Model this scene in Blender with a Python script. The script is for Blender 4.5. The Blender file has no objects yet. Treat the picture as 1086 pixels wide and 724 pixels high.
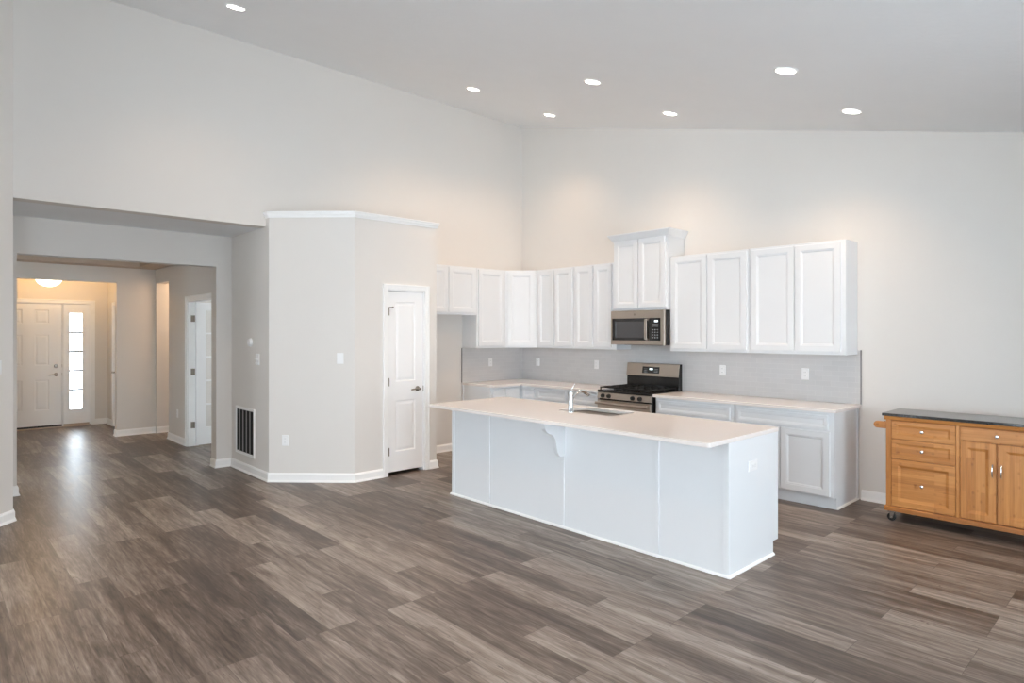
import bpy, bmesh, math, random
from mathutils import Vector, Matrix
random.seed(4)
PI = math.pi
S = bpy.context.scene
COL = S.collection

# ------------------------------------------------------------------ camera
cam_d = bpy.data.cameras.new('camera')
cam_d.sensor_width = 36.0
cam_d.lens = 668.0 / 1086.0 * 36.0
cam_d.shift_y = -9.5 / 1086.0
cam_d.clip_start = 0.05
cam = bpy.data.objects.new('camera', cam_d)
COL.objects.link(cam)
cam.location = (6.814, -6.588, 1.604)
cam.rotation_euler = (PI / 2, 0, 0.818)
S.camera = cam

# ------------------------------------------------------------------ exposure, world
S.view_settings.view_transform = 'Standard'
S.view_settings.look = 'None'
S.view_settings.gamma = 1.0
S.view_settings.use_curve_mapping = False
S.view_settings.exposure = 0.88
S.cycles.use_denoising = True
S.cycles.max_bounces = 10
S.cycles.diffuse_bounces = 6
S.cycles.glossy_bounces = 4
S.cycles.transmission_bounces = 6
S.cycles.transparent_max_bounces = 12
S.cycles.sample_clamp_indirect = 6.0
S.cycles.caustics_reflective = False
S.cycles.caustics_refractive = False

SKY = 7.0            # overcast sky seen through the windows
DOWN = 19.5          # each recessed light, W
WARM = (1.0, 0.70, 0.46)
w = bpy.data.worlds.new('overcast_sky')
S.world = w
w.use_nodes = True
w.node_tree.nodes['Background'].inputs[0].default_value = (0.80, 0.91, 1.0, 1)
w.node_tree.nodes['Background'].inputs[1].default_value = SKY


def portal(loc, rot, sx, sy):
    """Marks a window opening so that the sky light finds its way in."""
    d = bpy.data.lights.new('window_daylight', 'AREA')
    d.shape = 'RECTANGLE'
    d.size, d.size_y = sx, sy
    d.cycles.is_portal = True
    o = bpy.data.objects.new('window_daylight', d)
    o.location, o.rotation_euler = loc, rot
    COL.objects.link(o)


# openings behind and beside the camera (wall_front) and in the right wall
FRONT_Y, RIGHT_X = -10.2, 9.0
FRONT_OPEN = [(2.4, 3.6, 1.20, 3.60), (4.4, 6.0, 0.08, 3.15), (6.6, 8.5, 0.08, 2.35)]
RIGHT_OPEN = [(-8.8, -7.2, 0.10, 2.30), (-4.9, -1.9, 0.30, 2.25)]
for x0, x1, z0, z1 in FRONT_OPEN:
    portal(((x0 + x1) / 2, FRONT_Y - 0.05, (z0 + z1) / 2), (PI / 2, 0, PI), x1 - x0, z1 - z0)
for y0, y1, z0, z1 in RIGHT_OPEN:
    portal((RIGHT_X + 0.05, (y0 + y1) / 2, (z0 + z1) / 2), (PI / 2, 0, -PI / 2 + PI), y1 - y0, z1 - z0)


# ------------------------------------------------------------------ materials
def new_mat(name):
    m = bpy.data.materials.new(name)
    m.use_nodes = True
    nt = m.node_tree
    return m, nt, nt.nodes['Principled BSDF']


def srgb(r, g, b):
    f = lambda c: (c / 255 / 12.92) if c / 255 <= 0.04045 else ((c / 255 + 0.055) / 1.055) ** 2.4
    return (f(r), f(g), f(b), 1)


def paint(name, col, rough=0.5, var=0.03, bump=0.0, bscale=180, metal=0.0, spec=0.5, vscale=3.0):
    m, nt, p = new_mat(name)
    n = nt.nodes.new('ShaderNodeTexNoise')
    tc = nt.nodes.new('ShaderNodeTexCoord')
    n.inputs['Scale'].default_value = vscale
    nt.links.new(tc.outputs['Object'], n.inputs['Vector'])
    mx = nt.nodes.new('ShaderNodeMix')
    mx.data_type = 'RGBA'
    a = tuple(c * (1 - var) for c in col[:3]) + (1,)
    b = tuple(min(1, c * (1 + var)) for c in col[:3]) + (1,)
    mx.inputs[6].default_value, mx.inputs[7].default_value = a, b
    nt.links.new(n.outputs['Fac'], mx.inputs[0])
    nt.links.new(mx.outputs[2], p.inputs['Base Color'])
    p.inputs['Roughness'].default_value = rough
    p.inputs['Metallic'].default_value = metal
    p.inputs['Specular IOR Level'].default_value = spec
    if bump:
        n2 = nt.nodes.new('ShaderNodeTexNoise')
        n2.inputs['Scale'].default_value = bscale
        n2.inputs['Detail'].default_value = 3
        nt.links.new(tc.outputs['Object'], n2.inputs['Vector'])
        bp = nt.nodes.new('ShaderNodeBump')
        bp.inputs['Strength'].default_value = bump
        bp.inputs['Distance'].default_value = 0.004
        nt.links.new(n2.outputs['Fac'], bp.inputs['Height'])
        nt.links.new(bp.outputs['Normal'], p.inputs['Normal'])
    return m


M = {}
M['wall'] = paint('wall_paint', srgb(226, 222, 217), 0.75, 0.01, 0.06, 260)
M['ceiling'] = paint('ceiling_paint', srgb(238, 240, 242), 0.9, 0.015, 0.5, 22)
M['hall_ceiling'] = paint('tan_hall_ceiling', srgb(206, 190, 174), 0.85, 0.015)  # hall ceiling toned tan, darker than the other ceilings
M['trim'] = paint('white_trim_paint', srgb(248, 248, 247), 0.35, 0.008)
M['door'] = paint('white_door_paint', srgb(247, 247, 247), 0.4, 0.008)
M['cabinet'] = paint('white_cabinet_paint', srgb(231, 233, 235), 0.32, 0.008)
M['quartz'] = paint('white_quartz', srgb(238, 231, 226), 0.16, 0.02, vscale=60)
M['plastic'] = paint('white_plastic', srgb(240, 240, 240), 0.3, 0.01)
M['slot'] = paint('socket_slots', srgb(120, 120, 120), 0.5, 0.02)
M['nickel'] = paint('satin_nickel', srgb(150, 142, 132), 0.28, 0.05, metal=1.0)
M['chrome'] = paint('chrome', srgb(225, 228, 230), 0.08, 0.01, metal=1.0)
M['black_enamel'] = paint('black_enamel', srgb(26, 25, 25), 0.22, 0.1)
M['cast_iron'] = paint('cast_iron', srgb(20, 20, 20), 0.55, 0.1)
M['black_plastic'] = paint('black_plastic', srgb(22, 22, 23), 0.4, 0.1)
M['dark_glass'] = paint('dark_glass', srgb(30, 30, 32), 0.08, 0.05)
M['window_mesh'] = paint('oven_window', srgb(72, 72, 74), 0.2, 0.05)
M['dark'] = paint('dark_cavity', srgb(30, 29, 30), 0.9, 0.05)
M['blade'] = paint('grey_blade', srgb(150, 148, 148), 0.5, 0.03)
M['tile_edge'] = paint('tile_edge_metal', srgb(140, 138, 138), 0.35, 0.03, metal=0.6)
M['threshold'] = paint('threshold', srgb(196, 176, 158), 0.4, 0.05)
M['gray_face'] = paint('grey_legend', srgb(150, 152, 155), 0.5, 0.03)


def brushed(name, col, rough=0.3):
    m, nt, p = new_mat(name)
    tc = nt.nodes.new('ShaderNodeTexCoord')
    mp = nt.nodes.new('ShaderNodeMapping')
    mp.inputs['Scale'].default_value = (3, 3, 400)
    n = nt.nodes.new('ShaderNodeTexNoise')
    n.inputs['Scale'].default_value = 1.0
    nt.links.new(tc.outputs['Object'], mp.inputs['Vector'])
    nt.links.new(mp.outputs['Vector'], n.inputs['Vector'])
    r = nt.nodes.new('ShaderNodeMapRange')
    r.inputs[3].default_value, r.inputs[4].default_value = rough - 0.06, rough + 0.1
    nt.links.new(n.outputs['Fac'], r.inputs[0])
    nt.links.new(r.outputs[0], p.inputs['Roughness'])
    p.inputs['Base Color'].default_value = col
    p.inputs['Metallic'].default_value = 1.0
    return m


M['steel'] = brushed('stainless_steel', srgb(184, 173, 162))
M['sink_steel'] = brushed('sink_steel', srgb(112, 102, 92), 0.42)


def emit(name, col, s):
    m, nt, p = new_mat(name)
    p.inputs['Base Color'].default_value = (0.9, 0.9, 0.9, 1)
    p.inputs['Emission Color'].default_value = col
    p.inputs['Emission Strength'].default_value = s
    return m


M['lamp'] = emit('lamp_face', (1, 0.93, 0.84, 1), 6.0)
M['bowl'] = emit('lit_glass_bowl', (1, 0.86, 0.64, 1), 2.6)
M['display'] = emit('lit_display', (0.75, 0.95, 1, 1), 1.0)


def glass(name, tint=(1, 1, 1, 1)):
    m = bpy.data.materials.new(name)
    m.use_nodes = True
    nt = m.node_tree
    nt.nodes.clear()
    out = nt.nodes.new('ShaderNodeOutputMaterial')
    t = nt.nodes.new('ShaderNodeBsdfTransparent')
    t.inputs[0].default_value = tint
    g = nt.nodes.new('ShaderNodeBsdfGlossy')
    g.inputs['Roughness'].default_value = 0.02
    f = nt.nodes.new('ShaderNodeFresnel')
    f.inputs[0].default_value = 1.45
    mx = nt.nodes.new('ShaderNodeMixShader')
    nt.links.new(f.outputs[0], mx.inputs[0])
    nt.links.new(t.outputs[0], mx.inputs[1])
    nt.links.new(g.outputs[0], mx.inputs[2])
    nt.links.new(mx.outputs[0], out.inputs[0])
    return m


M['glass'] = glass('window_glass')


def floor_mat():
    m, nt, p = new_mat('vinyl_plank_floor')
    L = nt.links.new
    N = nt.nodes.new
    tc = N('ShaderNodeTexCoord')
    br = N('ShaderNodeTexBrick')
    br.offset = 0.37
    br.offset_frequency = 3
    br.inputs['Color1'].default_value = (0, 0, 0, 1)
    br.inputs['Color2'].default_value = (1, 1, 1, 1)
    br.inputs['Mortar'].default_value = (0.5, 0.5, 0.5, 1)
    br.inputs['Scale'].default_value = 1.0
    br.inputs['Mortar Size'].default_value = 0.0012
    br.inputs['Mortar Smooth'].default_value = 0.1
    br.inputs['Bias'].default_value = 0.0
    br.inputs['Brick Width'].default_value = 1.22
    br.inputs['Row Height'].default_value = 0.178
    L(tc.outputs['Object'], br.inputs['Vector'])
    sep = N('ShaderNodeSeparateColor')
    L(br.outputs['Color'], sep.inputs[0])
    # per-plank shift of the grain
    sc = N('ShaderNodeVectorMath')
    sc.operation = 'SCALE'
    sc.inputs[0].default_value = (7.3, 3.1, 11.0)
    L(sep.outputs[0], sc.inputs['Scale'])
    ad = N('ShaderNodeVectorMath')
    ad.operation = 'ADD'
    L(tc.outputs['Object'], ad.inputs[0])
    L(sc.outputs[0], ad.inputs[1])
    mp = N('ShaderNodeMapping')
    mp.inputs['Scale'].default_value = (0.75, 8.0, 1.0)
    L(ad.outputs[0], mp.inputs['Vector'])
    n1 = N('ShaderNodeTexNoise')
    n1.inputs['Scale'].default_value = 1.6
    n1.inputs['Detail'].default_value = 9
    n1.inputs['Roughness'].default_value = 0.7
    n1.inputs['Distortion'].default_value = 0.45
    L(mp.outputs[0], n1.inputs['Vector'])
    mp2 = N('ShaderNodeMapping')
    mp2.inputs['Scale'].default_value = (5.0, 62.0, 1.0)
    L(ad.outputs[0], mp2.inputs['Vector'])
    n2 = N('ShaderNodeTexNoise')
    n2.inputs['Scale'].default_value = 1.5
    n2.inputs['Detail'].default_value = 4
    L(mp2.outputs[0], n2.inputs['Vector'])
    # plank tone = plank random + broad grain + fine grain
    a1 = N('ShaderNodeMath'); a1.operation = 'MULTIPLY_ADD'
    L(sep.outputs[0], a1.inputs[0]); a1.inputs[1].default_value = 0.26; a1.inputs[2].default_value = -0.13
    a2 = N('ShaderNodeMath'); a2.operation = 'ADD'
    L(a1.outputs[0], a2.inputs[0]); L(n1.outputs['Fac'], a2.inputs[1])
    a3 = N('ShaderNodeMath'); a3.operation = 'MULTIPLY_ADD'
    L(n2.outputs['Fac'], a3.inputs[0]); a3.inputs[1].default_value = 0.36; a3.inputs[2].default_value = -0.18
    a4 = N('ShaderNodeMath'); a4.operation = 'ADD'
    L(a2.outputs[0], a4.inputs[0]); L(a3.outputs[0], a4.inputs[1])
    cr = N('ShaderNodeValToRGB')
    e = cr.color_ramp.elements
    e[0].position = 0.26; e[0].color = srgb(70, 59, 52)
    e[1].position = 0.76; e[1].color = srgb(168, 156, 146)
    k = e.new(0.42); k.color = srgb(97, 84, 75)
    k = e.new(0.55); k.color = srgb(126, 113, 103)
    L(a4.outputs[0], cr.inputs[0])
    # rare dark mineral streaks and knots
    mp3 = N('ShaderNodeMapping')
    mp3.inputs['Scale'].default_value = (2.6, 13.0, 1.0)
    mp3.inputs['Rotation'].default_value = (0, 0, 0.05)
    L(ad.outputs[0], mp3.inputs['Vector'])
    n3 = N('ShaderNodeTexNoise')
    n3.inputs['Scale'].default_value = 2.2
    n3.inputs['Detail'].default_value = 8
    n3.inputs['Roughness'].default_value = 0.65
    n3.inputs['Distortion'].default_value = 2.2
    L(mp3.outputs[0], n3.inputs['Vector'])
    mr = N('ShaderNodeMapRange')
    mr.inputs[1].default_value, mr.inputs[2].default_value = 0.61, 0.69
    mr.inputs[3].default_value, mr.inputs[4].default_value = 0.0, 0.75
    L(n3.outputs['Fac'], mr.inputs[0])
    mx = N('ShaderNodeMix'); mx.data_type = 'RGBA'
    L(mr.outputs[0], mx.inputs[0])
    L(cr.outputs[0], mx.inputs[6])
    mx.inputs[7].default_value = srgb(66, 55, 50)
    # seams
    mx2 = N('ShaderNodeMix'); mx2.data_type = 'RGBA'
    sm = N('ShaderNodeMath'); sm.operation = 'MULTIPLY'; sm.inputs[1].default_value = 0.55
    L(br.outputs['Fac'], sm.inputs[0])
    L(sm.outputs[0], mx2.inputs[0])
    L(mx.outputs[2], mx2.inputs[6])
    mx2.inputs[7].default_value = srgb(52, 44, 40)
    L(mx2.outputs[2], p.inputs['Base Color'])
    rr = N('ShaderNodeMapRange')
    rr.inputs[3].default_value, rr.inputs[4].default_value = 0.30, 0.42
    p.inputs['Specular IOR Level'].default_value = 0.36
    L(n1.outputs['Fac'], rr.inputs[0])
    L(rr.outputs[0], p.inputs['Roughness'])
    bp = N('ShaderNodeBump')
    bp.inputs['Strength'].default_value = 0.18
    bp.inputs['Distance'].default_value = 0.002
    L(a4.outputs[0], bp.inputs['Height'])
    L(bp.outputs[0], p.inputs['Normal'])
    return m


M['floor'] = floor_mat()


def tile_mat():
    m, nt, p = new_mat('grey_wall_tile')
    L = nt.links.new
    N = nt.nodes.new
    tc = N('ShaderNodeTexCoord')
    geo = N('ShaderNodeSeparateXYZ')
    L(tc.outputs['Object'], geo.inputs[0])
    s = N('ShaderNodeMath'); s.operation = 'ADD'
    L(geo.outputs[0], s.inputs[0]); L(geo.outputs[1], s.inputs[1])
    cb = N('ShaderNodeCombineXYZ')
    L(s.outputs[0], cb.inputs[0]); L(geo.outputs[2], cb.inputs[1])
    br = N('ShaderNodeTexBrick')
    br.inputs['Color1'].default_value = srgb(200, 199, 199)
    br.inputs['Color2'].default_value = srgb(204, 203, 203)
    br.inputs['Mortar'].default_value = srgb(214, 213, 212)
    br.inputs['Scale'].default_value = 1
    br.inputs['Mortar Size'].default_value = 0.0012
    br.inputs['Brick Width'].default_value = 0.152
    br.inputs['Row Height'].default_value = 0.051
    L(cb.outputs[0], br.inputs['Vector'])
    L(br.outputs['Color'], p.inputs['Base Color'])
    p.inputs['Roughness'].default_value = 0.3
    return m


M['tile'] = tile_mat()


def bamboo(name, axis, tone=0):
    """strip bamboo: axis 'x' or 'z' is the run of the strips"""
    m, nt, p = new_mat(name)
    L = nt.links.new
    N = nt.nodes.new
    tc = N('ShaderNodeTexCoord')
    sp = N('ShaderNodeSeparateXYZ')
    L(tc.outputs['Object'], sp.inputs[0])
    cb = N('ShaderNodeCombineXYZ')
    a, b = (0, 2) if axis == 'x' else (2, 0)
    L(sp.outputs[a], cb.inputs[0])
    L(sp.outputs[b], cb.inputs[1])
    br = N('ShaderNodeTexBrick')
    br.offset = 0.43
    br.inputs['Color1'].default_value = (0, 0, 0, 1)
    br.inputs['Color2'].default_value = (1, 1, 1, 1)
    br.inputs['Mortar'].default_value = (0.4, 0.4, 0.4, 1)
    br.inputs['Scale'].default_value = 1
    br.inputs['Mortar Size'].default_value = 0.0006
    br.inputs['Brick Width'].default_value = 0.62
    br.inputs['Row Height'].default_value = 0.030
    L(cb.outputs[0], br.inputs['Vector'])
    mp = N('ShaderNodeMapping')
    mp.inputs['Scale'].default_value = (4, 90, 1)
    L(cb.outputs[0], mp.inputs['Vector'])
    n = N('ShaderNodeTexNoise')
    n.inputs['Scale'].default_value = 1.0
    n.inputs['Detail'].default_value = 4
    L(mp.outputs[0], n.inputs['Vector'])
    # bamboo nodes: sparse darker knuckles
    mp2 = N('ShaderNodeMapping')
    mp2.inputs['Scale'].default_value = (22, 34, 1)
    L(cb.outputs[0], mp2.inputs['Vector'])
    vo = N('ShaderNodeTexVoronoi')
    vo.inputs['Scale'].default_value = 0.55
    L(mp2.outputs[0], vo.inputs['Vector'])
    kr = N('ShaderNodeMapRange')
    kr.inputs[1].default_value, kr.inputs[2].default_value = 0.0, 0.22
    kr.inputs[3].default_value, kr.inputs[4].default_value = 0.30, 0.0
    L(vo.outputs['Distance'], kr.inputs[0])
    sc = N('ShaderNodeSeparateColor')
    L(br.outputs['Color'], sc.inputs[0])
    t1 = N('ShaderNodeMath'); t1.operation = 'MULTIPLY_ADD'
    L(sc.outputs[0], t1.inputs[0]); t1.inputs[1].default_value = 0.36; t1.inputs[2].default_value = 0.08 - tone
    t2 = N('ShaderNodeMath'); t2.operation = 'MULTIPLY_ADD'
    L(n.outputs['Fac'], t2.inputs[0]); t2.inputs[1].default_value = 0.5
    L(t1.outputs[0], t2.inputs[2])
    t3 = N('ShaderNodeMath'); t3.operation = 'SUBTRACT'
    L(t2.outputs[0], t3.inputs[0]); L(kr.outputs[0], t3.inputs[1])
    cr = N('ShaderNodeValToRGB')
    e = cr.color_ramp.elements
    e[0].position = 0.0; e[0].color = srgb(140, 82, 36)
    e[1].position = 0.9; e[1].color = srgb(224, 162, 96)
    k = e.new(0.45); k.color = srgb(196, 130, 68)
    L(t3.outputs[0], cr.inputs[0])
    L(cr.outputs[0], p.inputs['Base Color'])
    p.inputs['Roughness'].default_value = 0.36
    return m


M['bamboo_h'] = bamboo('bamboo_across', 'x')
M['bamboo_v'] = bamboo('bamboo_upright', 'z')
M['bamboo_dark'] = bamboo('bamboo_rail', 'x', 0.15)


def granite():
    m, nt, p = new_mat('dark_granite')
    L = nt.links.new
    N = nt.nodes.new
    tc = N('ShaderNodeTexCoord')
    v = N('ShaderNodeTexVoronoi')
    v.inputs['Scale'].default_value = 260
    L(tc.outputs['Object'], v.inputs['Vector'])
    cr = N('ShaderNodeValToRGB')
    e = cr.color_ramp.elements
    e[0].position = 0.2; e[0].color = srgb(14, 14, 14)
    e[1].position = 0.95; e[1].color = srgb(82, 83, 83)
    L(v.outputs['Color'], cr.inputs[0])
    L(cr.outputs[0], p.inputs['Base Color'])
    p.inputs['Roughness'].default_value = 0.07
    p.inputs['Specular IOR Level'].default_value = 0.9
    return m


M['granite'] = granite()


# ------------------------------------------------------------------ mesh helpers
class MB:
    def __init__(self):
        self.bm = bmesh.new()

    def poly(self, pts):
        vs = [self.bm.verts.new(p) for p in pts]
        return self.bm.faces.new(vs)

    def box(self, x0, x1, y0, y1, z0, z1):
        bm = self.bm
        v = [bm.verts.new((x, y, z)) for z in (z0, z1) for y in (y0, y1) for x in (x0, x1)]
        for f in ((0, 2, 3, 1), (4, 5, 7, 6), (0, 1, 5, 4), (2, 6, 7, 3), (0, 4, 6, 2), (1, 3, 7, 5)):
            bm.faces.new([v[i] for i in f])
        return self

    def prism(self, pts, a0, a1, plane='xy'):
        """polygon extruded from a0 to a1 along the third axis"""
        bm = self.bm

        def P(p, a):
            if plane == 'xy':
                return (p[0], p[1], a)
            if plane == 'xz':
                return (p[0], a, p[1])
            return (a, p[0], p[1])
        lo = [bm.verts.new(P(p, a0)) for p in pts]
        hi = [bm.verts.new(P(p, a1)) for p in pts]
        n = len(pts)
        bm.faces.new(lo)
        bm.faces.new(hi[::-1])
        for i in range(n):
            j = (i + 1) % n
            bm.faces.new((lo[i], hi[i], hi[j], lo[j]))
        return self

    def ring(self, c, r, u, v, seg):
        return [self.bm.verts.new(c + (u * math.cos(t) + v * math.sin(t)) * r) for t in [2 * PI * i / seg for i in range(seg)]]

    def loft(self, rings, cap=True):
        for a, b in zip(rings, rings[1:]):
            n = len(a)
            for i in range(n):
                j = (i + 1) % n
                self.bm.faces.new((a[i], a[j], b[j], b[i]))
        if cap:
            self.bm.faces.new(rings[0][::-1])
            self.bm.faces.new(rings[-1])
        return self

    def lathe(self, prof, origin=(0, 0, 0), axis=(0, 0, 1), seg=24):
        """prof: (radius, height along axis)"""
        ax = Vector(axis).normalized()
        t = Vector((1, 0, 0)) if abs(ax.x) < 0.9 else Vector((0, 1, 0))
        u = ax.cross(t).normalized()
        v = ax.cross(u)
        o = Vector(origin)
        self.loft([self.ring(o + ax * h, max(r, 1e-4), u, v, seg) for r, h in prof])
        return self

    def cyl(self, p0, p1, r, seg=20, r1=None):
        p0, p1 = Vector(p0), Vector(p1)
        d = p1 - p0
        return self.lathe([(r, 0), (r if r1 is None else r1, d.length)], p0, d, seg)

    def tube(self, pts, r, seg=14):
        pts = [Vector(p) for p in pts]
        rs = r if isinstance(r, (list, tuple)) else [r] * len(pts)
        rings = []
        up = Vector((0, 0, 1))
        t0 = (pts[1] - pts[0]).normalized()
        if abs(t0.dot(up)) > 0.95:
            up = Vector((0, 1, 0))
        u = t0.cross(up).normalized()
        for i, p in enumerate(pts):
            t = (pts[min(i + 1, len(pts) - 1)] - pts[max(i - 1, 0)]).normalized()
            u = (u - t * u.dot(t)).normalized()
            v = t.cross(u)
            rings.append(self.ring(p, rs[i], u, v, seg))
        return self.loft(rings)

    def sweep(self, path, prof, closed_prof=True):
        """profile (offset to the right of travel, z) swept along a 2D path, mitred"""
        n = len(path)
        P = [Vector(p) for p in path]
        rings = []
        for i in range(n):
            d0 = (P[i] - P[i - 1]).normalized() if i > 0 else (P[1] - P[0]).normalized()
            d1 = (P[i + 1] - P[i]).normalized() if i < n - 1 else d0
            r0 = Vector((d0.y, -d0.x))
            r1 = Vector((d1.y, -d1.x))
            m = r0 + r1
            m = m / max(m.dot(r0), 1e-3) if m.length > 1e-4 else r0
            rings.append([self.bm.verts.new((P[i].x + m.x * a, P[i].y + m.y * a, z)) for a, z in prof])
        return self.loft(rings)

    def slab(self, xs, zs, cells, y, thick, ease=0.0025):
        """A panel in the xz plane whose front faces -y at depth y. cells[(i,j)] is a list of
        (inset, depth) loops, or 'hole'; every other cell is flat."""
        bm = self.bm
        nx, nz = len(xs) - 1, len(zs) - 1
        fx = list(xs); fx[0] += ease; fx[-1] -= ease
        fz = list(zs); fz[0] += ease; fz[-1] -= ease
        F = {(i, j): bm.verts.new((fx[i], y, fz[j])) for i in range(nx + 1) for j in range(nz + 1)}
        B = {(i, j): bm.verts.new((xs[i], y + thick, zs[j])) for i in range(nx + 1) for j in range(nz + 1)}
        for i in range(nx):
            for j in range(nz):
                f = [F[i, j], F[i + 1, j], F[i + 1, j + 1], F[i, j + 1]]
                b = [B[i, j], B[i + 1, j], B[i + 1, j + 1], B[i, j + 1]]
                c = cells.get((i, j))
                if c == 'hole':
                    for k in range(4):
                        l = (k + 1) % 4
                        bm.faces.new((f[k], f[l], b[l], b[k]))
                    continue
                bm.faces.new(b[::-1])
                if not c:
                    bm.faces.new(f)
                    continue
                x0, x1, z0, z1 = fx[i], fx[i + 1], fz[j], fz[j + 1]
                prev = f
                for ins, dep in c:
                    cur = [bm.verts.new(q) for q in ((x0 + ins, y + dep, z0 + ins), (x1 - ins, y + dep, z0 + ins),
                                                      (x1 - ins, y + dep, z1 - ins), (x0 + ins, y + dep, z1 - ins))]
                    for k in range(4):
                        l = (k + 1) % 4
                        bm.faces.new((prev[k], prev[l], cur[l], cur[k]))
                    prev = cur
                bm.faces.new(prev)
        # eased rim
        E = {(i, j): bm.verts.new((xs[i], y + ease, zs[j])) for i in range(nx + 1) for j in range(nz + 1)
             if i in (0, nx) or j in (0, nz)}
        per = [(i, 0) for i in range(nx)] + [(nx, j) for j in range(nz)] + [(i, nz) for i in range(nx, 0, -1)] + [(0, j) for j in range(nz, 0, -1)]
        for k, a in enumerate(per):
            b = per[(k + 1) % len(per)]
            bm.faces.new((F[a], F[b], E[b], E[a]))
            bm.faces.new((E[a], E[b], B[b], B[a]))
        return self

    def move(self, loc=(0, 0, 0), rotz=0.0):
        self.bm.transform(Matrix.Translation(loc) @ Matrix.Rotation(rotz, 4, 'Z'))
        return self

    def build(self, name, mat, parent=None, smooth=False, bevel=0.0, seg=2):
        bm = self.bm
        bmesh.ops.recalc_face_normals(bm, faces=bm.faces)
        me = bpy.data.meshes.new(name)
        bm.to_mesh(me)
        bm.free()
        me.materials.append(M[mat])
        o = bpy.data.objects.new(name, me)
        COL.objects.link(o)
        if parent:
            o.parent = parent
        if smooth:
            for p in me.polygons:
                p.use_smooth = True
            me.set_sharp_from_angle(angle=math.radians(35))
        if bevel:
            b = o.modifiers.new('edge', 'BEVEL')
            b.width = bevel
            b.segments = seg
            b.limit_method = 'ANGLE'
            b.angle_limit = math.radians(40)
        return o


def tag(o, label, cat, group=None):
    o['label'] = label
    o['category'] = cat
    if group:
        o['group'] = group
    return o


def thing(name, label, cat, loc=(0, 0, 0), rotz=0.0, group=None):
    o = bpy.data.objects.new(name, None)
    o.empty_display_size = 0.1
    COL.objects.link(o)
    o.location = loc
    o.rotation_euler = (0, 0, rotz)
    return tag(o, label, cat, group)


def struct(o, label=None):
    o['kind'] = 'structure'
    if label:
        o['label'] = label
    return o


def sroot(name, label, loc=(0, 0, 0), rotz=0.0):
    o = bpy.data.objects.new(name, None)
    o.empty_display_size = 0.1
    COL.objects.link(o)
    o.location = loc
    o.rotation_euler = (0, 0, rotz)
    o['label'] = label
    o['kind'] = 'structure'
    return o


def copy_thing(root, loc, label, group=None, rotz=None):
    r = root.copy()
    COL.objects.link(r)
    r.location = loc
    if rotz is not None:
        r.rotation_euler = (0, 0, rotz)
    r['label'] = label
    if group:
        r['group'] = group
    for ch in list(root.children):
        c = ch.copy()
        COL.objects.link(c)
        c.parent = r
        for g in list(ch.children):
            d = g.copy()
            COL.objects.link(d)
            d.parent = c
    return r


# ------------------------------------------------------------------ dimensions
CZ0, CSL = 4.682, -0.2434            # main ceiling: height at the tall wall, fall per metre


def cz(x):
    return CZ0 + CSL * x


ALC_X = -1.035                       # alcove wall face
PY = -3.865                          # pantry flank
P1 = (0.084, -3.865)
P2 = (0.742, -3.207)
P3Y = -2.13
PZ = 2.85
SOFFIT = 2.752
OPEN_Y0 = -6.022
HALL_X = -4.45
HALL_Y = -3.86
FOY_X = -6.22
FOY_Y = -4.19
HALL_C = 2.607
CT, CTH = 0.914, 0.030               # worktop height, thickness
UB, UT = 1.392, 2.474                # upper cabinets

# ------------------------------------------------------------------ structure
struct(MB().box(-7.4, 9.2, -10.4, 0.2, -0.12, 0.0).build('floor', 'floor'))

# tall wall with the wide opening
b = MB()
b.box(-0.16, 0, OPEN_Y0, PY, SOFFIT, 4.80)
b.box(-0.16, 0, PY, 0.15, SOFFIT, 4.80)
b.box(-0.16, 0, PY + 0.05, 0.15, 0, SOFFIT)
struct(b.build('wall_left', 'wall'))
# range wall
struct(MB().prism([(-0.16, 0), (9.15, 0), (9.15, cz(9.15) + 0.12), (-0.16, 4.80)], 0, 0.15, 'xz').build('wall_back', 'wall'))
# ceiling
struct(MB().prism([(-0.2, cz(-0.2)), (9.2, cz(9.2)), (9.2, cz(9.2) + 0.2), (-0.2, cz(-0.2) + 0.2)], -10.4, 0.2, 'xz').build('ceiling', 'ceiling'))
# wall running off at 45 degrees toward the viewer on the left, then back along the room
k = 0.16 / math.sqrt(2)
CX = 1.3
b = MB()
b.prism([(0, OPEN_Y0), (CX, OPEN_Y0 - CX), (CX - 0.16, OPEN_Y0 - CX - 0.05), (-0.16, OPEN_Y0 - 0.05), (-0.16, OPEN_Y0)], 0, 4.85)
struct(b.build('wall_angled', 'wall'))
struct(MB().box(CX - 0.16, CX, -10.35, OPEN_Y0 - CX, 0, 4.6).build('wall_side', 'wall'))


def wall_with_openings(name, axis, a0, a1, c0, c1, ztop, openings):
    """wall along x or y from a0 to a1, thickness c0..c1, rectangular openings (a,b,z0,z1)"""
    m = MB()

    def bx(p, q, z0, z1):
        if q - p < 1e-4 or z1 - z0 < 1e-4:
            return
        if axis == 'x':
            m.box(p, q, c0, c1, z0, z1)
        else:
            m.box(c0, c1, p, q, z0, z1)
    cur = a0
    for (p, q, z0, z1) in sorted(openings):
        bx(cur, p, 0, ztop)
        bx(p, q, 0, z0)
        bx(p, q, z1, ztop)
        cur = q
    bx(cur, a1, 0, ztop)
    return struct(m.build(name, 'wall'))


wall_with_openings('wall_front', 'x', CX - 0.16, 9.15, FRONT_Y - 0.15, FRONT_Y, 4.5, FRONT_OPEN)
wall_with_openings('wall_right', 'y', -10.35, 0.15, RIGHT_X, RIGHT_X + 0.15, 2.62, RIGHT_OPEN)

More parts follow.
